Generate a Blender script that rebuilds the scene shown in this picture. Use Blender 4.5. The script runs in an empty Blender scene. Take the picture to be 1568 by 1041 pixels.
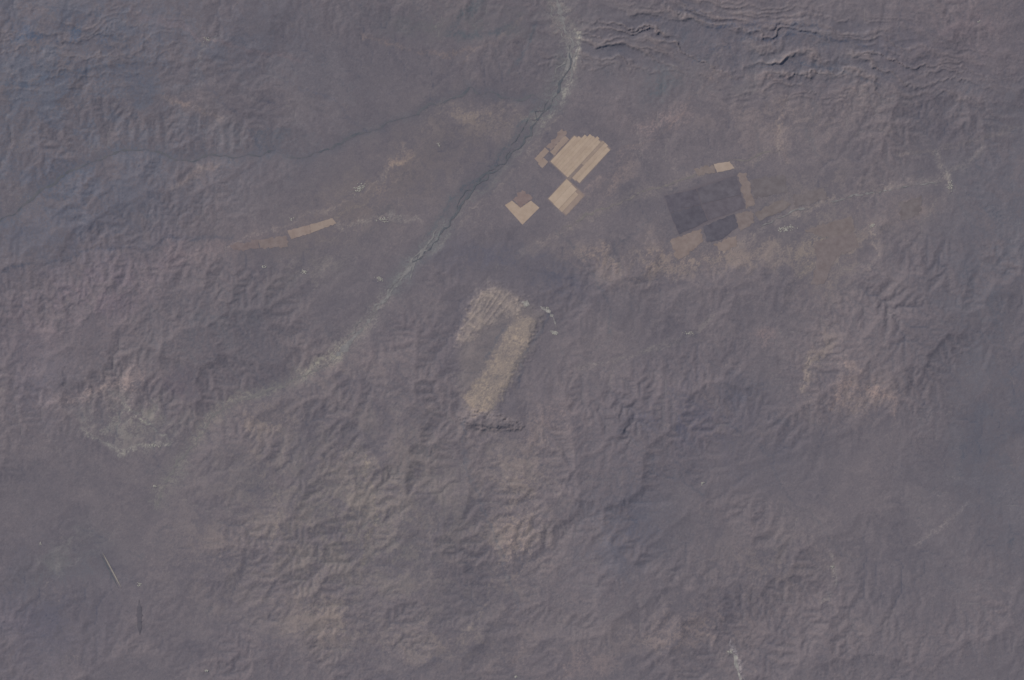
import bpy, math, numpy as np, time
from mathutils import Vector
T0=time.time()
rng=np.random.default_rng(7)
S=26.0
LCAL=np.array([0.72,0.74,0.86])
def wx(px): return (px-784.0)/S
def wy(py): return -(py-520.5)/S
def lin(c):
    c=np.clip(np.asarray(c,dtype=float)/255.0,0,1)
    return np.where(c<=0.04045,c/12.92,((c+0.055)/1.055)**2.4)
def alb(c): return lin(c)/LCAL
# ---------- noise ----------
def make_tex(n,f0,p,seed):
    r=np.random.default_rng(seed)
    f=np.fft.fftfreq(n)*n
    fx,fy=np.meshgrid(f,f); k=np.sqrt(fx**2+fy**2)
    a=1.0/(1.0+(k/f0)**2)**(p/2); a[0,0]=0
    t=np.real(np.fft.ifft2(np.fft.fft2(r.normal(size=(n,n)))*a))
    return ((t-t.mean())/t.std()).astype(np.float32)
N=1024
TX=[make_tex(N,6,1.9,i+1) for i in range(6)]
TF=[make_tex(N,60,1.6,i+20) for i in range(3)]
TS=[make_tex(N,14,3.2,i+40) for i in range(3)]
def samp(t,x,y):
    x=np.mod(x,N); y=np.mod(y,N)
    x0=np.floor(x).astype(np.int32); y0=np.floor(y).astype(np.int32)
    fx=(x-x0).astype(np.float32); fy=(y-y0).astype(np.float32)
    x0%=N; y0%=N; x1=(x0+1)%N; y1=(y0+1)%N
    return (t[y0,x0]*(1-fx)+t[y0,x1]*fx)*(1-fy)+(t[y1,x0]*(1-fx)+t[y1,x1]*fx)*fy
# ---------- helpers ----------
def sst(a,b,x):
    t=np.clip((x-a)/(b-a),0,1); return t*t*(3-2*t)
def blob(X,Y,cx,cy,rx,ry,ang=0):
    a=math.radians(ang); dx=X-cx; dy=Y-cy
    u=(dx*math.cos(a)+dy*math.sin(a))/rx; v=(-dx*math.sin(a)+dy*math.cos(a))/ry
    return np.exp(-(u*u+v*v))
def seg_d2(X,Y,a,b):
    ax,ay=a; bx,by=b; vx=bx-ax; vy=by-ay
    t=np.clip(((X-ax)*vx+(Y-ay)*vy)/(vx*vx+vy*vy+1e-9),0,1)
    return (X-ax-t*vx)**2+(Y-ay-t*vy)**2
def poly_dist(X,Y,pts,closed=False):
    D=np.full(X.shape,1e9,dtype=np.float32); P=list(pts)+([pts[0]] if closed else [])
    for a,b in zip(P[:-1],P[1:]): D=np.minimum(D,seg_d2(X,Y,a,b))
    return np.sqrt(D)
def inside(X,Y,pts):
    r=np.zeros(X.shape,bool); n=len(pts)
    for i in range(n):
        x1,y1=pts[i]; x2,y2=pts[(i+1)%n]
        if y1==y2: continue
        c=((y1>Y)!=(y2>Y))&(X<(x2-x1)*(Y-y1)/(y2-y1)+x1); r^=c
    return r
# ---------- main drainage ----------
RIV=[(853,-60),(853,0),(856,25),(868,45),(876,68),(870,95),(862,125),(845,155),(822,185),(800,212),(775,245),(748,272),(718,298),(698,325),(678,352),(655,380),(630,402),(608,435),(582,470),(556,500),(532,526),(508,552),(470,572),(420,592),(370,610),(325,640),(298,678),(262,725),(238,775),(213,825),(180,862),(120,880),(40,900),(-60,930)]
RIV2=[(838,158),(815,140),(800,152),(770,150),(752,136),(735,142),(720,133),(706,148),(690,150),(672,162),(658,160),(640,176),(628,180),(612,184),(590,190),(578,200),(560,203),(530,214),(512,228),(492,230),(470,242),(440,241),(420,230),(400,238),(380,236),(360,241),(320,236),(300,246),(270,243),(240,232),(215,228),(180,232),(160,242),(112,258),(85,280),(62,288),(20,330),(-60,360)]
WASH=[(700,420),(800,395),(858,352),(905,328),(960,304),(1010,286),(1065,268),(1120,250),(1200,225)]
WASH2=[(1000,430),(1100,385),(1165,350),(1215,325),(1265,310),(1340,292),(1400,284),(1452,278),(1500,230),(1568,210),(1640,190)]
OTHERS=[[(213,825),(218,890),(250,950),(300,1000),(330,1060),(350,1160)],
 [(715,640),(722,720),(745,790),(770,860),(800,930),(800,1000),(790,1100)],
 [(1640,690),(1568,710),(1490,750),(1430,805),(1380,850),(1280,870),(1270,910),(1180,960),(1118,990),(1135,1045),(1140,1160)],
 [(430,640),(560,760),(575,820),(560,900),(580,1000),(570,1160)],
 [(1110,640),(1160,700),(1180,760)],[(-60,470),(60,440),(130,390),(230,370),(350,372),(440,345),(520,330),(600,270),(640,235)],
 [(850,508),(880,560),(960,540),(1050,510),(1180,500),(1270,440)]]
# ---------- stream-power erosion ----------
x0g,x1g,y0g,y1g=-160.,1728.,-120.,1161.
def grid(step):
    nx=int((x1g-x0g)/step)+1; ny=int((y1g-y0g)/step)+1
    X,Y=np.meshgrid(np.linspace(x0g,x1g,nx),np.linspace(y0g,y1g,ny)); return X.astype(np.float32),Y.astype(np.float32)
def uplift(X,Y):
    x=X+samp(TX[0],X*0.35,Y*0.35)*22; y=Y+samp(TX[1],X*0.35,Y*0.35)*22
    U=np.full(X.shape,0.55)
    for c,*a in [(.88,620,250,260,110,-25),(.8,850,300,160,110,-20),(.85,1130,300,230,70,-8),(.6,560,90,230,80),(.75,1230,370,120,60),(.7,120,800,150,120),(.5,560,420,130,70,-40),(.6,1330,790,170,90),(.5,770,420,120,50),(.5,1500,760,100,120),(.5,640,700,80,60),(.6,760,600,60,90),(.5,1510,320,80,60)]:
        U=U*(1-c*blob(x,y,*a))
    for c,*a in [(.4,130,100,150,90),(.5,130,520,140,110),(.45,200,420,160,60),(.4,1200,70,260,60,8),(.5,800,790,70,140),(.5,470,780,130,160),(.5,1070,640,130,80),(.4,620,620,80,70),(.4,940,720,100,120),(.4,1400,470,120,90),(.4,1040,950,130,70),(.3,480,950,140,60),(.4,350,500,100,70)]:
        U=U+c*blob(x,y,*a)
    U*=np.exp(0.35*samp(TX[2],X*0.6,Y*0.6))
    return np.clip(U,0.05,1.3).astype(np.float32)
def resample(h,ny,nx):
    yy=np.linspace(0,h.shape[0]-1,ny); xx=np.linspace(0,h.shape[1]-1,nx)
    y0=np.minimum(yy.astype(int),h.shape[0]-2); x0=np.minimum(xx.astype(int),h.shape[1]-2)
    fy=(yy-y0)[:,None]; fx=(xx-x0)[None,:]
    a=h[y0][:,x0]; b=h[y0][:,x0+1]; c=h[y0+1][:,x0]; d=h[y0+1][:,x0+1]
    return (a*(1-fx)+b*fx)*(1-fy)+(c*(1-fx)+d*fx)*fy
def blur(h,k=1,w=0.25):
    for _ in range(k):
        p=np.pad(h,1,mode='edge')
        h=(1-w)*h+w*(p[:-2,1:-1]+p[2:,1:-1]+p[1:-1,:-2]+p[1:-1,2:])/4
    return h
def erode(h,X,Y,step,iters,dt,diff):
    ny,nx=h.shape; n=ny*nx
    U=uplift(X,Y); fixed=np.zeros(h.shape,bool)
    fixed[0]=fixed[-1]=True; fixed[:,0]=fixed[:,-1]=True
    for L in [RIV,RIV2]: fixed|=poly_dist(X,Y,L)<step*0.75
    qx=X+samp(TX[3],X*2,Y*2)*9; qy=Y+samp(TX[4],X*2,Y*2)*9
    for L in [WASH,WASH2]+OTHERS: fixed|=poly_dist(qx,qy,L)<step*0.6
    h=np.where(fixed,0,h); base=np.arange(n).reshape(ny,nx)
    offs=[(-1,0,1),(1,0,1),(0,-1,1),(0,1,1),(-1,-1,1.414),(-1,1,1.414),(1,-1,1.414),(1,1,1.414)]
    for it in range(iters):
        h=np.where(fixed,h,h+U*dt)
        hp=np.pad(h,1,constant_values=1e9)
        best=np.zeros(h.shape); rec=base.copy(); dist=np.ones(h.shape)
        jit=rng.uniform(0.85,1.15,size=(8,)+h.shape).astype(np.float32)
        for k,(dy,dx,dl) in enumerate(offs):
            nb=hp[1+dy:1+dy+ny,1+dx:1+dx+nx]
            s=(h-nb)/dl; s=np.where(s>0,s*jit[k],s)
            m=s>best
            best=np.where(m,s,best); rec=np.where(m,base+dy*nx+dx,rec); dist=np.where(m,dl,dist)
        rec=np.where(fixed,base,rec)
        ol=np.argsort(h,axis=None,kind='stable').tolist(); rl=rec.ravel().tolist()
        A=[step*step]*n
        for i in reversed(ol):
            r=rl[i]
            if r!=i: A[r]+=A[i]
        An=np.array(A)
        Fl=(dt*An**0.45/(step*dist.ravel())).tolist(); hl=h.ravel().tolist()
        for i in ol:
            r=rl[i]
            if r!=i:
                f=Fl[i]; a=hl[r]
                if hl[i]>a: hl[i]=(hl[i]+f*a)/(1+f)
        h=np.array(hl).reshape(ny,nx)
        h=np.where(fixed,0,blur(h,1,diff))
    return h,An.reshape(ny,nx)
X,Y=grid(8.8)
dr=np.minimum(poly_dist(X,Y,RIV),poly_dist(X,Y,RIV2))
h=dr*0.004+0.6*np.abs(samp(TX[3],X*1.5,Y*1.5))
h,A=erode(h,X,Y,8.8,45,6.0,0.05)
X,Y=grid(4.4)
h=resample(h,*X.shape)+0.25*samp(TF[0],X*1.7,Y*1.7)
h,A=erode(h,X,Y,4.4,14,3.0,0.08)
X,Y=grid(2.2)
h=resample(h,*X.shape)+0.14*samp(TF[1],X*2.3,Y*2.3)*uplift(X,Y)
h,A=erode(h,X,Y,2.2,6,1.5,0.12)
EH=blur(h,1,0.4); EA=blur(np.log(A),1,0.15)
gy,gx=np.gradient(EH,2.2/S)
EH=EH*(0.122/np.percentile(np.hypot(gx,gy),80))
# ---------- final axes ----------
st=1.4
def axis(a,b):
    core=np.arange(a,b+st,st); g=[]; d=st; p=core[-1]
    while p<b+16000: d*=1.13; p+=d; g.append(p)
    g=np.array(g); lo=core[0]-(g-core[-1])[::-1]
    return np.concatenate([lo,core,g])
xs=axis(-140,1708); ys=axis(-100,1141)
X,Y=np.meshgrid(xs,ys); X=X.astype(np.float32); Y=Y.astype(np.float32)
def esamp(E,X,Y):
    u=np.clip((X-x0g)/(x1g-x0g)*(E.shape[1]-1),0,E.shape[1]-1.001); v=np.clip((Y-y0g)/(y1g-y0g)*(E.shape[0]-1),0,E.shape[0]-1.001)
    a=u.astype(np.int32); b=v.astype(np.int32); fx=u-a; fy=v-b
    return (E[b,a]*(1-fx)+E[b,a+1]*fx)*(1-fy)+(E[b+1,a]*(1-fx)+E[b+1,a+1]*fx)*fy
H=esamp(EH,X,Y); LA=esamp(EA,X,Y); UP=esamp(uplift(*grid(2.2)),X,Y)
mUR=np.clip(1.15*blob(X,Y,1210,80,270,60,7)+0.7*blob(X,Y,960,60,120,34,-20),0,1)
mUL=blob(X,Y,110,80,190,75,-6)
H=H*(1-0.55*mUR)
dout=np.maximum(np.maximum(-60-X,X-1628),np.maximum(-60-Y,Y-1101))
H+=sst(0,300,dout)*(0.4+0.3*samp(TX[4],X*0.3,Y*0.3))
inn=1-sst(0,100,dout)
H+=(0.0035*np.clip(UP*1.6,0.15,1.3)*samp(TF[2],X*3.8,Y*3.8)+0.0022*np.clip(UP*1.4,0.25,1.3)*samp(TF[0],X*1.7+40,Y*1.7))*inn
w1=samp(TX[2],X*.5,Y*.5)*16
def strata(T,ang,sv,su):
    a=math.radians(ang); u=X*math.cos(a)+Y*math.sin(a); v=-X*math.sin(a)+Y*math.cos(a)+w1*0.8+blob(X,Y,1300,60,200,90)*12+samp(TF[1],X*.7,Y*.7)*1.2
    return np.exp(-np.abs(samp(T,u*su,v*sv))*1.6)
sUR=strata(TS[0],7,3.3,0.30); sUL=strata(TS[1],-4,3.0,0.45)
H+=0.13*mUR*sUR+0.06*mUL*sUL
H+=0.035*blob(X,Y,180,440,220,70,-22)*strata(TS[2],-28,3.0,0.7)
def pmask(pts,soft,X=X,Y=Y,warp=0.0,grow=0.0):
    x=np.array([p[0] for p in pts]); y=np.array([p[1] for p in pts]); m=soft*2+10+grow
    ix=np.where((xs>x.min()-m)&(xs<x.max()+m))[0]; iy=np.where((ys>y.min()-m)&(ys<y.max()+m))[0]
    out=np.zeros(X.shape,np.float32); sl_=np.s_[iy[0]:iy[-1]+1,ix[0]:ix[-1]+1]
    xx=X[sl_]; yy=Y[sl_]
    if warp: xx=xx+warp*samp(TF[0],xx*1.6,yy*1.6); yy=yy+warp*samp(TF[1],xx*1.6,yy*1.6)
    d=poly_dist(xx,yy,pts,True); s=np.where(inside(xx,yy,pts),d,-d)
    out[sl_]=sst(-soft,soft,s+grow); return out
MESA=[(735,442),(768,438),(808,462),(832,482),(815,530),(782,590),(748,636),(716,630),(702,590),(704,540),(712,495)]
MBAND=[(797,484),(822,488),(806,530),(780,585),(750,630),(724,632),(711,608),(736,575),(762,534),(780,502)]
MWEST=[(735,445),(765,440),(803,462),(794,482),(756,494),(722,520),(700,532),(698,512),(716,485)]
qa=(X*0.82+Y*0.57); qb=(-X*0.57+Y*0.82)
flute=np.exp(-np.abs(samp(TS[1],qa*5.0,qb*0.8))*1.5)
flute=0.5*flute+0.5*np.exp(-np.abs(samp(TS[0],qa*0.8+33,qb*5.0))*1.5)
mb=pmask(MBAND,9,warp=2); mw=pmask(MWEST,9,warp=3)
mm=pmask(MESA,14,warp=3)
H=H*(1-0.75*mb)*(1-0.4*mm)
H+=mm*0.06+0.06*mw*flute+0.035*mb
H+=0.15*pmask([(706,640),(730,632),(785,644),(796,652),(760,657),(718,652)],8,warp=2)
dR=np.full(X.shape,200,np.float32)
sub=np.s_[np.where(ys>-99)[0][0]:np.where(ys<1141)[0][-1]+1, np.where(xs>-139)[0][0]:np.where(xs<1708)[0][-1]+1]
Xc,Yc=X[sub],Y[sub]
dR[sub]=np.minimum(poly_dist(Xc,Yc,RIV),poly_dist(Xc,Yc,RIV2)+4)
H*=0.15+0.85*sst(3,20,dR)
# ---------- fields ----------
O=np.array([843.,247.]); eu=np.array([0.68,-0.73]); ev=np.array([0.73,0.68])
def P(u,v): return tuple(O+eu*u+ev*v)
def R(u0,u1,v0,v1): return [P(u0,v0),P(u1,v0),P(u1,v1),P(u0,v1)]
TAN=(161,144,136); TAN2=(157,140,133); DUL=(126,113,115); MID=(139,124,122)
fields=[]
tops=[54,58,66,72,73,77,74]
for k,t in enumerate(tops): fields.append((R(0,t,k*5.2,k*5.2+5.05),[TAN,TAN2,(159,142,134)][k%3]))
fields+= [(R(-2,30,37.0,41.1),(122,111,113)),(R(30,78,37.0,41.1),(143,128,124)),(R(4,78,41.5,48),TAN2),(R(6,75,48.2,55),TAN),
 (R(-44,-3,36.5,47.5),TAN),(R(-45,-4,47.7,59),(165,148,140)),(R(-45,-8,59.5,66),(156,139,132)),(R(-43,-6,66.4,74),MID),
 (R(12,49,-21,-11),DUL),(R(10,44,-10.6,-2),MID),(R(-14,10,-21,-12),MID),(R(-16,-3,-11.8,-2),MID),
 ([(773,314),(784,307),(797,318),(813,307),(826,318),(800,344)],TAN2),([(785,306),(799,290),(816,303),(813,306),(797,317)],(122,108,112)),
 ([(440,353),(474,344),(476,357),(446,366)],(134,120,120)),([(474.4,343.9),(509,334),(515,342),(476.5,356.7)],(140,126,124)),
 ([(350,375),(395,367),(398,380),(366,384)],(115,104,110)),([(395.5,367),(438,361),(442,370),(436,378),(398.5,380)],(119,108,112)),
 ([(1093,251),(1117,247),(1125,258),(1098,264)],(152,137,133)),([(1062,259),(1092,252),(1096,264),(1068,268)],(120,110,113)),
 ([(1130,266),(1142,264),(1156,312),(1143,320)],(121,110,113)),
 ([(1017,300),(1066,289),(1073,312),(1026,326)],(92,88,101)),([(1027,327),(1073,313),(1084,338),(1040,359)],(88,85,98)),
 ([(1067,289),(1127,268),(1134,298),(1075,312)],(95,91,103)),([(1074,313),(1135,299),(1141,318),(1085,337)],(97,92,104)),
 ([(1076,347),(1124,327),(1131,346),(1106,366),(1083,371)],(89,86,99)),
 ([(1028,366),(1046,360),(1073,350),(1077,368),(1050,392),(1036,400)],(124,112,114)),
 ([(1092,374),(1128,360),(1128,378),(1104,384)],(126,114,116)),([(1126,328),(1150,322),(1156,340),(1134,354)],(117,107,111)),
 ([(1156,326),(1198,303),(1212,312),(1200,322),(1163,338)],(113,105,110)),([(1148,275),(1200,268),(1206,294),(1155,303)],(105,99,107)),
 ([(1214,300),(1262,288),(1268,304),(1218,318)],(109,102,109)),([(1232,352),(1304,331),(1309,352),(1286,366),(1258,362)],(114,105,110)),([(1245,370),(1308,356),(1316,378),(1282,392),(1262,434),(1242,436),(1250,400)],(113,104,110)),([(1376,310),(1412,300),(1408,328),(1380,338)],(107,100,107))]
groups=[[(812,243),(860,188),(940,226),(868,338),(834,305)],[(768,314),(800,285),(830,318),(800,348)],[(345,374),(510,330),(520,344),(440,382),(360,388)],
 [(1012,296),(1120,243),(1160,262),(1268,286),(1272,310),(1320,326),(1326,380),(1265,442),(1236,440),(1225,355),(1130,385),(1034,404)],[(1372,308),(1415,296),(1412,332),(1378,342)]]
for g in groups:
    core=pmask(g,6); z=float((H*core).sum()/core.sum()); m=pmask(g,13,grow=15); H=H*(1-m)+m*z
# ---------- colour ----------
wxa=samp(TX[0],X*1.3,Y*1.3)*7+samp(TF[0],X*1.2,Y*1.2)*3.2; wya=samp(TX[1],X*1.3,Y*1.3)*7+samp(TF[1],X*1.2,Y*1.2)*3.2
x=X+wxa; y=Y+wya
B0=np.array((102,97,108),np.float32)  # muted bluish base: atmospheric haze is put into the ground colour
C=np.empty(X.shape+(3,),np.float32); C[:]=B0
n0=samp(TX[3],X*.45,Y*.45); n1=samp(TX[5],x*1.0+300,y*1.0); n2=samp(TX[4],x*2.4,y*2.4+99); n3=samp(TF[2],x*1.7,y*1.7); n4=samp(TF[0],x*3.6+50,y*3.6)
pp=n2*0.65+n3*0.55+n4*0.25
mod=0.30+1.35*sst(-0.7,1.0,pp)
def add(m,c):
    c=np.array(c,np.float32)
    if c[0]<-8: c=c*np.array((0.72,1.0,1.2),np.float32)
    C[...]+= (m*mod)[...,None]*c
def addp(m,c): C[...]+= m[...,None]*np.array(c,np.float32)
for nn,c in [(n0,(1.0,.8,.7)),(n1,(1.6,1.3,1.0)),(n2,(1.7,1.4,1.1)),(n3,(2.0,1.7,1.5)),(n4,(1.6,1.4,1.3))]: addp(nn,c)
for b,c in [((130,120,300,220),(-8,-3,1)),((60,330,150,100),(-4,-2,0)),((560,300,230,70,-30),(1,0,-2)),((1080,395,180,26,-5),(13,10,5)),((1275,385,58,46,-60),(11,9,4)),
 ((860,430,75,36,10),(-15,-8,-4)),((745,400,95,30),(-10,-5,-2)),((1550,480,130,400),(-7,-4,-2)),((1060,640,120,70),(-9,-5,-2)),((940,820,80,100),(-5,-3,-1)),
 ((800,770,52,130),(9,7,4)),((1040,965,100,50),(10,7,4)),((540,790,200,160),(4,4,1)),((490,950,70,30),(9,7,4)),((1320,612,70,28,-15),(10,7,4)),((1300,565,18,11),(18,13,9)),
 ((200,640,70,40),(10,11,7)),((150,598,75,10,-12),(18,13,10)),((210,570,26,30),(11,8,6)),((275,590,42,22),(-14,-10,-6)),((700,30,110,26),(-9,-4,-4)),((1015,185,46,20),(12,8,6)),((740,185,70,26),(10,8,4)),  # dark blob east of the left ridge paints its shaded side
 ((1200,180,110,55),(7,5,3)),((330,160,120,50),(4,2,0)),((600,270,9,46,35),(14,10,6)),((930,280,46,18,-30),(10,7,4)),((1000,130,25,20),(-8,-3,-2)),((410,215,60,12),(-12,-5,-3)),
 ((300,500,160,60,-25),(-5,-3,-2)),((150,450,160,60,-20),(2,0,1)),((400,645,40,25),(8,6,3)),((490,410,40,20),(6,6,4)),
 ((1250,560,14,60,25),(10,8,4)),((1165,510,15,10),(11,7,5)),((900,390,60,14,10),(11,8,4)),((1000,380,14,28),(11,8,4)),((110,860,70,40,-15),(-3,-1,-1)),((90,850,60,20,-35),(4,4,2)),
 ((840,640,50,30),(5,3,2)),((1150,590,30,20),(-8,-4,-1)),((540,560,60,40),(4,3,2)),((330,850,90,70),(3,2,1)),((1180,860,90,40),(4,3,1)),((1480,60,110,60),(3,1,1)),((1400,330,50,18,-20),(6,4,2)),((860,1020,90,20),(9,6,4)),((680,990,140,30),(5,4,2)),((780,830,30,40),(8,6,4)),
 ((1100,90,300,60,8),(-4,-2,-1)),((60,950,120,120),(-3,-2,0)),((1030,640,40,30),(-6,-4,-2)),((1180,700,60,40),(-3,-2,-1)),((960,800,60,60),(-3,-2,-1)),((60,600,60,60),(-2,-1,1)),((350,370,120,14,-12),(5,3,2)),((1340,60,110,26,10),(-5,-3,-1)),((1160,40,80,14,8),(-7,-4,-1)),((60,50,80,12),(-7,-4,-1)),((150,65,50,8,5),(-7,-4,-1)),((1210,300,120,30,-12),(5,4,2))]:  # thin dark-blue blobs along the top ridges paint their shadows
    add(blob(x,y,*b),c)
addp(pmask(MBAND,6,warp=3)*(1+0.3*n3),(20,16,9)); addp(pmask(MWEST,6,warp=3)*(0.75+0.2*n3+1.1*(flute-0.45)),(24,20,14)); addp(pmask(MESA,7,warp=3),(7,6,3))  # west slope painted brighter as the sunlit side, strongest on flute crests
line=sst(4.9,6.6,LA)*inn
addp(line*np.clip(0.35+0.7*n1,0,1.3),(7,6.5,4.5)); addp(line*np.clip(0.35-0.7*n1,0,1.3),(-8,-6,-4))
rg=(1-sst(1.8,3.2,LA))*np.clip(UP,0,1); addp(rg,(5,3,2))
f1=np.exp(-(samp(TS[0],x*1.1,y*1.1)/0.055)**2); f2=np.exp(-(samp(TS[1],x*1.3+200,y*1.0)/0.05)**2); f3=np.exp(-(samp(TS[2],x*2.2,y*2.2)/0.09)**2)
addp(f1*np.clip(0.5+0.7*n2,0,1.5),(-6,-4,-3)); addp(f2*np.clip(0.4-0.6*n2,0,1.5),(7,6,4)); addp(f3*np.clip(0.3+0.6*n1,0,1.2),(5,4,3))
addp((sUR-0.4)*mUR,(15,10,5)); addp((sUL-0.4)*mUL,(9,6,3))  # strata crests lightened, troughs darkened: ridge shading put into the colour
def stroke(pts,w,c,wig=1.0,br=0.6):
    p=np.array(pts); m=w*3+14
    iy=np.where((ys>p[:,1].min()-m)&(ys<p[:,1].max()+m))[0]; ix=np.where((xs>p[:,0].min()-m)&(xs<p[:,0].max()+m))[0]
    s=np.s_[iy[0]:iy[-1]+1,ix[0]:ix[-1]+1]
    xx=X[s]+wxa[s]*0.5*wig; yy=Y[s]+wya[s]*0.5*wig
    d=poly_dist(xx,yy,pts); mk=np.exp(-(d/w)**2)*np.clip(1-br+br*(1+n3[s]),0,2)
    C[s]+=mk[...,None]*np.array(c,np.float32)
stroke(RIV[:9],15,(10,10,7)); stroke(RIV[5:18],15,(-7,-4,-3)); stroke(RIV[14:23],11,(11,11,8)); stroke(RIV[20:29],10,(6,7,4)); stroke(RIV2,8,(-4,-2,-1))
stroke([(p[0]+14,p[1]) for p in RIV[3:8]],3,(16,16,12)); stroke([(p[0]-22,p[1]+10) for p in RIV[7:15]],2,(-7,-3,-2)); stroke([(p[0]+20,p[1]+12) for p in RIV[7:15]],2,(7,6,4)); stroke([(p[0]+10,p[1]+6) for p in RIV[7:16]],3,(6,6,4))
stroke(WASH[1:],7,(6,5,3)); stroke(WASH2[1:9],6,(8,7,5))
for L,w,c in [([(350,372),(440,340),(520,318),(560,290),(600,262)],2,(9,8,6)),([(520,342),(560,345),(590,337),(640,340)],4,(10,10,8)),([(0,420),(120,390),(230,370),(350,360)],2.5,(-8,-5,-3)),
 ([(970,470),(940,380),(1000,330)],2,(-6,-4,-3)),([(1080,760),(1000,720),(950,640)],2,(-5,-3,-2)),([(640,235),(600,262),(560,310),(520,330)],2,(7,6,3)),([(420,600),(330,620),(300,680)],3,(7,7,5)),
 ([(890,560),(960,545),(1040,520),(1090,490)],4,(6,6,4)),([(340,50),(315,65),(300,110)],3,(9,8,6)),([(1455,300),(1450,270),(1435,235)],5,(12,11,8)),([(1270,850),(1275,890),(1260,920)],2.5,(9,9,7)),([(1480,770),(1430,805),(1400,830)],2.5,(11,10,8)),
 ([(130,660),(180,690),(240,685),(262,678)],4,(14,15,11)),([(190,610),(215,640),(250,670)],2,(13,15,11)),([(1115,990),(1128,1010),(1136,1045)],3.5,(26,25,24)),([(1225,600),(1245,540)],5,(11,9,6)),
 ([(650,240),(560,330),(480,450),(430,560)],1.4,(5,4,3)),([(700,430),(640,400),(560,380),(520,345)],1.3,(6,5,4)),([(1110,640),(1180,700),(1220,780),(1300,860)],1.6,(-6,-4,-3)),([(1140,650),(1160,600),(1230,540)],1.5,(5,4,3)),
 ([(940,240),(1010,210),(1090,120),(1110,60)],2,(6,4,2)),([(1170,150),(1150,200),(1160,250)],2,(-6,-4,-3)),([(1200,150),(1190,210),(1205,250)],4,(6,4,2)),([(1240,150),(1235,200),(1250,240)],3,(-5,-3,-2)),
 ([(740,0),(690,50),(720,60),(780,40)],6,(-9,-5,-4)),([(560,50),(640,80),(720,80)],3,(8,5,2)),([(0,130),(120,110),(220,90)],4,(-6,-3,-1)),([(0,65),(100,45),(200,60)],3,(-7,-4,-2)),([(200,20),(330,60),(460,90)],3,(5,2,1)),  # dark stroke along the top-left ridges paints their blue shadow
 ([(250,150),(300,170),(340,190)],5,(9,6,3)),([(270,290),(300,265),(330,250)],6,(9,6,3)),([(1380,240),(1450,225),(1568,200)],4,(6,5,3)),([(1230,420),(1265,395),(1300,345)],6,(6,5,2)),
 ([(820,30),(800,80),(780,110)],3,(-7,-3,-2)),([(800,20),(760,60),(700,100)],2,(6,4,2)),([(430,120),(500,150),(560,200)],1.5,(-6,-4,-2)),([(300,110),(360,180),(400,235)],1.5,(-6,-4,-2)),([(850,350),(900,400),(940,470),(930,520)],1.6,(-7,-4,-3)),
 ([(715,640),(722,720),(745,790),(770,860),(800,930)],2.5,(-7,-4,-2)),([(760,880),(740,940),(700,1000)],2,(6,5,3)),([(560,700),(575,790),(560,870)],2,(6,5,2)),([(380,680),(430,760),(410,830)],1.6,(5,4,2)),
 ([(790,590),(800,540),(845,480)],2,(-8,-5,-3)),([(742,552),(760,520),(775,500)],2,(-10,-6,-3)),([(130,850),(95,880),(60,905)],1.3,(6,5,4)),([(880,300),(960,235),(1000,225)],1.3,(6,4,3)),([(680,350),(740,320),(770,290)],1.3,(6,5,4)),
 ([(1270,630),(1290,600),(1330,595),(1370,610),(1370,635)],4,(9,6,4)),([(1330,350),(1340,400),(1320,430)],2.5,(8,7,5)),([(1060,100),(1130,60),(1200,50),(1330,72)],1.6,(-8,-5,-2)),([(1080,40),(1160,30),(1260,48)],1.6,(-8,-5,-2)),([(1150,100),(1230,95),(1350,125)],1.5,(-7,-4,-2)),([(1100,120),(1200,115),(1300,140)],1.5,(5,3,2)),([(990,30),(1060,20),(1120,40)],1.5,(-6,-4,-1))]:  # dark upper-right strokes paint the shadow lines between the ridges
    stroke(L,w,c)
farm=[P(-1,-1),P(53,-1),P(62,14),P(72,22),P(77,38),P(77,55),P(6,56),P(4,40),P(-1,36)]
for pl,c,sf in [(farm,(132,118,117),1.8),(R(-45,-2,36,74),(132,118,117),1.8),([(1017,300),(1127,267),(1142,318),(1040,360)],(98,92,103),4)]:
    m=pmask(pl,sf)[...,None]; C=C*(1-m)+m*np.array(c,np.float32)
C=np.clip(C,72,160)
cal=lin(C)/LCAL
print('colour done',time.time()-T0)
# ---------- mesh ----------
ny,nx=X.shape
co=np.empty((ny*nx,3),np.float32); co[:,0]=wx(X).ravel(); co[:,1]=wy(Y).ravel(); co[:,2]=H.ravel()
i=np.arange(ny*nx,dtype=np.int32).reshape(ny,nx)
q=np.stack([i[1:,:-1],i[1:,1:],i[:-1,1:],i[:-1,:-1]],-1).reshape(-1,4)
me=bpy.data.meshes.new('terrain'); me.vertices.add(ny*nx); me.vertices.foreach_set('co',co.ravel())
me.loops.add(q.size); me.loops.foreach_set('vertex_index',q.ravel())
me.polygons.add(len(q)); me.polygons.foreach_set('loop_start',np.arange(0,q.size,4,dtype=np.int32)); me.polygons.foreach_set('loop_total',np.full(len(q),4,np.int32))
me.polygons.foreach_set('use_smooth',np.ones(len(q),bool))
me.update(calc_edges=True)
at=me.color_attributes.new('ground_tone','FLOAT_COLOR','POINT')
c4=np.ones((ny*nx,4),np.float32); c4[:,:3]=cal.reshape(-1,3); at.data.foreach_set('color',c4.ravel())
ter=bpy.data.objects.new('terrain',me); bpy.context.collection.objects.link(ter)
def mat(name):
    m=bpy.data.materials.new(name); m.use_nodes=True; nt=m.node_tree
    b=nt.nodes['Principled BSDF']; b.inputs['Roughness'].default_value=1.0; b.inputs['Specular IOR Level'].default_value=0.0
    return m,nt,b
m,nt,b=mat('arid_ground')
a=nt.nodes.new('ShaderNodeAttribute'); a.attribute_name='ground_tone'
geo=nt.nodes.new('ShaderNodeNewGeometry')
nz=nt.nodes.new('ShaderNodeTexNoise'); nz.inputs['Scale'].default_value=11; nz.inputs['Detail'].default_value=6; nz.inputs['Roughness'].default_value=.75
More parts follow.
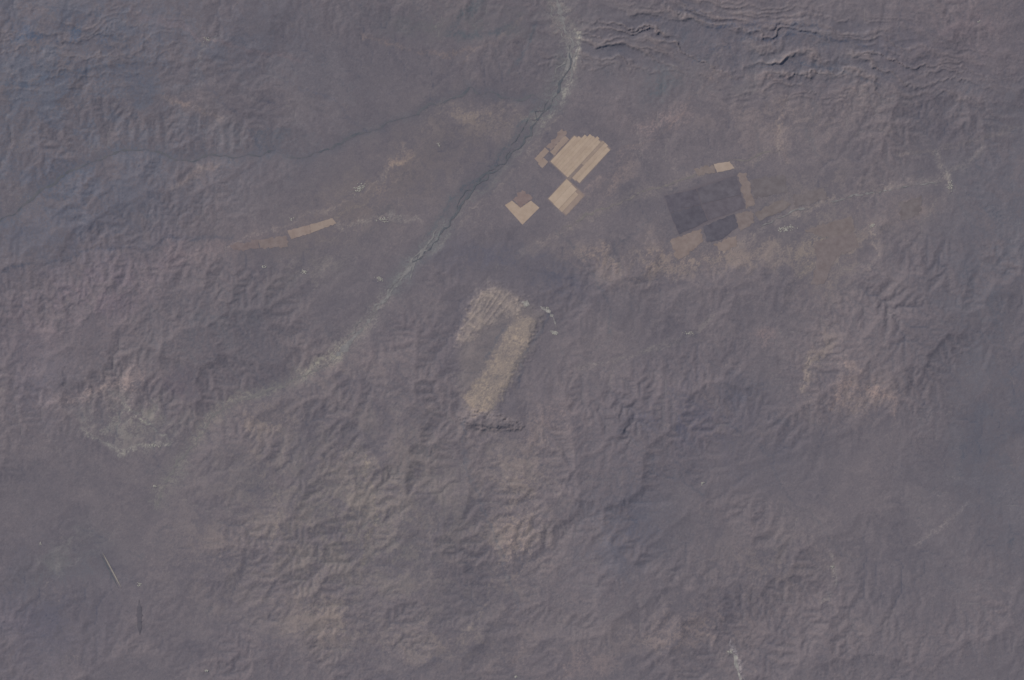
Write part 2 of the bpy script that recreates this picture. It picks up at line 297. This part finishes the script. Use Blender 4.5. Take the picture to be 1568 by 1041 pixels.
nt.links.new(geo.outputs['Position'],nz.inputs['Vector'])
mr=nt.nodes.new('ShaderNodeMapRange'); mr.inputs['From Min'].default_value=.3; mr.inputs['From Max'].default_value=.7; mr.inputs['To Min'].default_value=.93; mr.inputs['To Max'].default_value=1.07
nt.links.new(nz.outputs['Fac'],mr.inputs['Value'])
vm=nt.nodes.new('ShaderNodeVectorMath'); vm.operation='SCALE'
nt.links.new(a.outputs['Color'],vm.inputs[0]); nt.links.new(mr.outputs['Result'],vm.inputs['Scale']); nt.links.new(vm.outputs[0],b.inputs['Base Color'])
me.materials.append(m)
def hz(px,py):
    ix=np.clip(np.searchsorted(xs,px)-1,0,nx-2); iy=np.clip(np.searchsorted(ys,py)-1,0,ny-2)
    fx=(px-xs[ix])/(xs[ix+1]-xs[ix]); fy=(py-ys[iy])/(ys[iy+1]-ys[iy])
    return (H[iy,ix]*(1-fx)+H[iy,ix+1]*fx)*(1-fy)+(H[iy+1,ix]*(1-fx)+H[iy+1,ix+1]*fx)*fy
def noisy_mat(name,c1,c2,scale,det=5,bands=None):
    m,nt,b=mat(name)
    g=nt.nodes.new('ShaderNodeNewGeometry'); n=nt.nodes.new('ShaderNodeTexNoise'); n.inputs['Scale'].default_value=scale; n.inputs['Detail'].default_value=det; n.inputs['Roughness'].default_value=.65
    nt.links.new(g.outputs['Position'],n.inputs['Vector'])
    r=nt.nodes.new('ShaderNodeValToRGB'); r.color_ramp.elements[0].position=.35; r.color_ramp.elements[1].position=.65
    r.color_ramp.elements[0].color=(*alb(c1),1); r.color_ramp.elements[1].color=(*alb(c2),1)
    nt.links.new(n.outputs['Fac'],r.inputs['Fac']); out=r.outputs['Color']
    if bands:
        ang,sc,amt=bands
        mp=nt.nodes.new('ShaderNodeMapping'); mp.inputs['Rotation'].default_value[2]=math.radians(ang)
        nt.links.new(g.outputs['Position'],mp.inputs['Vector'])
        w=nt.nodes.new('ShaderNodeTexWave'); w.inputs['Scale'].default_value=sc; w.inputs['Distortion'].default_value=.3
        nt.links.new(mp.outputs[0],w.inputs['Vector'])
        k=nt.nodes.new('ShaderNodeMapRange'); k.inputs['To Min'].default_value=1-amt; k.inputs['To Max'].default_value=1.0
        nt.links.new(w.outputs['Fac'],k.inputs['Value'])
        v=nt.nodes.new('ShaderNodeVectorMath'); v.operation='SCALE'; nt.links.new(out,v.inputs[0]); nt.links.new(k.outputs[0],v.inputs['Scale']); out=v.outputs[0]
    nt.links.new(out,b.inputs['Base Color']); return m
def mk(name,verts,faces,m,smooth=False):
    me=bpy.data.meshes.new(name); me.from_pydata(verts,[],faces); me.update(); me.materials.append(m)
    if smooth: me.polygons.foreach_set('use_smooth',[True]*len(me.polygons))
    o=bpy.data.objects.new(name,me); bpy.context.collection.objects.link(o); return o
cache={}
for fi,(pts,c) in enumerate(fields):
    if c not in cache:
        c_=np.array(c); dd=5 if c[0]>138 else 7
        cache[c]=noisy_mat('field_soil_%d'%len(cache),c_-dd,c_+dd-1,2.2,8,(-47,4.5,0.05 if c[0]>138 else 0.02))
    V=[]; n=len(pts); rag=0.35 if c[0]>131 else (0.5 if c[0]<100 else 1.2)
    for k in range(n):
        p=np.array(pts[k]); q2=np.array(pts[(k+1)%n]); L=np.linalg.norm(q2-p); s=max(1,int(L/3))
        nv=np.array([-(q2-p)[1],(q2-p)[0]])/max(L,1e-6)
        for j in range(s):
            V.append(p+(q2-p)*j/s+(nv*rng.normal()*rag if (j and c[0]<155) else 0))
    V=np.array(V); hv=hz(V[:,0],V[:,1]); z=float(np.median(hv))+0.004+0.0001*fi
    vv=[(wx(p[0]),wy(p[1]),z) for p in V]
    mk('crop_field',vv,[list(range(len(vv)))[::-1]],cache[c])
    if hv.max()-hv.min()>0.003: print('field',fi,'relief',hv.max()-hv.min())
def ribbon(name,pts,w,m,wig=3.0,wvar=0.4,seed=0,zoff=0.006):
    r=np.random.default_rng(seed); p=np.array(pts,float); d=np.r_[0,np.cumsum(np.hypot(*np.diff(p,axis=0).T))]
    s=np.arange(0,d[-1],1.2); cx=np.interp(s,d,p[:,0]); cy=np.interp(s,d,p[:,1])
    k=np.ones(9)/9
    if wig>0: cx=np.convolve(np.pad(cx,4,'edge'),k,'valid'); cy=np.convolve(np.pad(cy,4,'edge'),k,'valid')
    def n1d(sc):
        g=r.normal(size=int(len(s)*1.2/sc)+4); t=s/sc; i0=t.astype(int); f=t-i0; f=f*f*(3-2*f); return g[i0]*(1-f)+g[i0+1]*f
    tx=np.gradient(cx); ty=np.gradient(cy); L=np.hypot(tx,ty)+1e-9; nx_,ny_=-ty/L,tx/L
    off=wig*(n1d(28)*.6+n1d(9)*.45); cx=cx+nx_*off; cy=cy+ny_*off
    ww=w*np.clip(1+wvar*(n1d(22)+.9*n1d(4)),0.1,2.4)/2
    ta=np.minimum(1,np.minimum(np.arange(len(s)),np.arange(len(s))[::-1])/12); ww=ww*(0.1+0.9*ta)
    V=[];F=[]
    for t in (-1,0,1):
        x_=cx+nx_*ww*t; y_=cy+ny_*ww*t; V.append(np.c_[wx(x_),wy(y_),hz(x_,y_)+zoff])
    n=len(s); V=np.concatenate(V).tolist()
    for a_ in (0,1):
        for j in range(n-1): F.append((a_*n+j,a_*n+j+1,(a_+1)*n+j+1,(a_+1)*n+j))
    return mk(name,V,F,m,True)
sand=noisy_mat('river_sand',(107,105,113),(128,125,131),3.0)
sand2=noisy_mat('pale_gravel',(114,111,118),(152,148,150),5.0)
dark=noisy_mat('riparian_green',(82,86,98),(95,95,105),3.0)
dark2=noisy_mat('riparian_scrub',(83,86,98),(98,96,106),2.0)
ribbon('dry_riverbed',RIV[0:7],6,sand,3,.6,1); ribbon('dry_riverbed',[(p[0]-10,p[1]+4) for p in RIV[1:7]],2.2,sand,5,.6,2); ribbon('dry_riverbed',[(p[0]+8,p[1]) for p in RIV[3:7]],2.4,sand,4,.6,22)
ribbon('river',RIV[4:17],2.0,dark,3.5,.6,3,0.010); ribbon('river',[(p[0]-5,p[1]-3) for p in RIV[7:14]],1.3,dark,5,.6,4,0.012)
ribbon('dry_riverbed',RIV[15:22],5.5,sand,2.5,.6,5); ribbon('dry_riverbed',[(640,392),(628,430)],3,sand,1,.4,6,0.008); ribbon('dry_riverbed',[(p[0]-4,p[1]-2) for p in RIV[14:21]],2,sand,4,.6,23,0.010)
ribbon('dry_riverbed',RIV[21:29],2.2,noisy_mat('silt',(103,100,108),(114,111,116),3),4,.6,7)
ribbon('river',RIV2,1.8,dark2,2.2,.8,8)
ribbon('dry_wash',WASH[2:],1.8,noisy_mat('wash_sand',(106,102,108),(118,112,116),3),3,.6,9)
ribbon('dry_wash',WASH2[2:8],2.0,sand,3,.7,10,0.012)
ribbon('dry_riverbed',[(1116,992),(1126,1004),(1130,1022),(1137,1046),(1140,1080)],4,sand2,1.5,.6,11)
ribbon('gravel_bar',[(798,461),(812,468)],9,sand2,1,.5,12); ribbon('gravel_bar',[(828,466),(838,474),(842,486),(850,498),(853,512)],4,sand2,2,.8,13)
ribbon('gravel_bar',[(841,506),(860,511)],5,sand2,1,.5,14,0.009)
ribbon('airstrip',[(157,846),(186,900)],1.7,noisy_mat('runway',(130,124,125),(140,134,133),4),0,0.05,15,0.02)
ribbon('airstrip_clearing',[(154,848),(182,901)],2.2,dark,0,0.1,16,0.012)
ribbon('airstrip_clearing',[(213,918),(214,972)],7,noisy_mat('old_strip',(88,85,97),(94,90,101),4),0,0.15,17,0.012)
vil=noisy_mat('whitewashed_walls',(134,132,135),(162,159,158),20)
def village(cx,cy,rx,ry,ang,n,seed):
    r=np.random.default_rng(seed); V=[];F=[]
    a=math.radians(ang); n=int(n*1.7)
    for _ in range(n):
        u,v=r.normal()*rx*.36,r.normal()*ry*.36; px=cx+u*math.cos(a)-v*math.sin(a); py=cy+u*math.sin(a)+v*math.cos(a)
        z=float(hz(np.array([px]),np.array([py]))[0])-0.01; X0,Y0=wx(px),wy(py); w_,d_,h_=r.uniform(.010,.036),r.uniform(.010,.030),0.010; t=r.uniform(0,3.14); c_,s_=math.cos(t),math.sin(t)
        b0=len(V)
        for (lx,ly,lz) in [(-w_,-d_,0),(w_,-d_,0),(w_,d_,0),(-w_,d_,0),(-w_,-d_,h_+.01),(w_,-d_,h_+.01),(w_,d_,h_+.01),(-w_,d_,h_+.01),(-w_,0,h_+.02),(w_,0,h_+.02)]:
            V.append((X0+lx*c_-ly*s_,Y0+lx*s_+ly*c_,z+lz))
        F+=[tuple(b0+k for k in f) for f in [(0,1,5,4),(2,3,7,6),(1,2,6,9,5),(3,0,4,8,7),(4,5,9,8),(6,7,8,9)]]
    mk('village',V,F,vil)
for k,(v) in enumerate([(550,288,14,7,-30,45),(582,427,7,4,0,18),(586,336,12,5,0,26),(1203,350,16,6,-10,45),(465,415,8,5,20,14),(405,408,6,3,0,10),(318,60,8,5,0,10),(1455,284,6,8,0,20),(1336,346,8,4,0,14),(806,466,6,5,0,14),(672,222,5,4,0,6),
   (235,682,12,4,10,14),(213,895,4,4,0,10),(1055,510,8,4,-10,10),(1118,998,7,4,0,18),(1498,34,4,3,0,5),(316,1027,4,3,0,10),(1076,739,5,4,0,8),(238,744,5,3,0,6),(62,832,4,3,0,5),(1275,868,4,5,0,9),(447,335,8,3,-20,8),(849,510,8,3,10,14),(838,472,6,3,30,10),(790,1036,3,3,0,6)]): village(*v,seed=100+k)
# ---------- light ----------
EL=38; AZ=-46
w=bpy.data.worlds.new('World'); bpy.context.scene.world=w; w.use_nodes=True
sk=w.node_tree.nodes.new('ShaderNodeTexSky'); sk.sky_type='NISHITA'; sk.sun_disc=False; sk.sun_elevation=math.radians(EL); sk.sun_rotation=math.radians(AZ)
bg=w.node_tree.nodes['Background']; bg.inputs['Strength'].default_value=0.088; w.node_tree.links.new(sk.outputs[0],bg.inputs[0])
sd=bpy.data.lights.new('sun','SUN'); sd.energy=2.95; sd.angle=math.radians(.5); sd.color=(1,.95,.87)
so=bpy.data.objects.new('sun',sd); bpy.context.collection.objects.link(so)
a=math.radians(AZ); dvec=Vector((math.sin(a)*math.cos(math.radians(EL)),math.cos(a)*math.cos(math.radians(EL)),math.sin(math.radians(EL))))
so.rotation_euler=dvec.to_track_quat('Z','Y').to_euler()
cd=bpy.data.cameras.new('camera'); cam=bpy.data.objects.new('camera',cd); bpy.context.collection.objects.link(cam)
cam.location=(0,0,200); cd.sensor_width=36; cd.lens=36*200/(1568/S); cd.clip_start=1; cd.clip_end=5000
bpy.context.scene.camera=cam
sc=bpy.context.scene; sc.view_settings.view_transform='Standard'; sc.view_settings.look='None'; sc.view_settings.exposure=0
print('done',time.time()-T0)
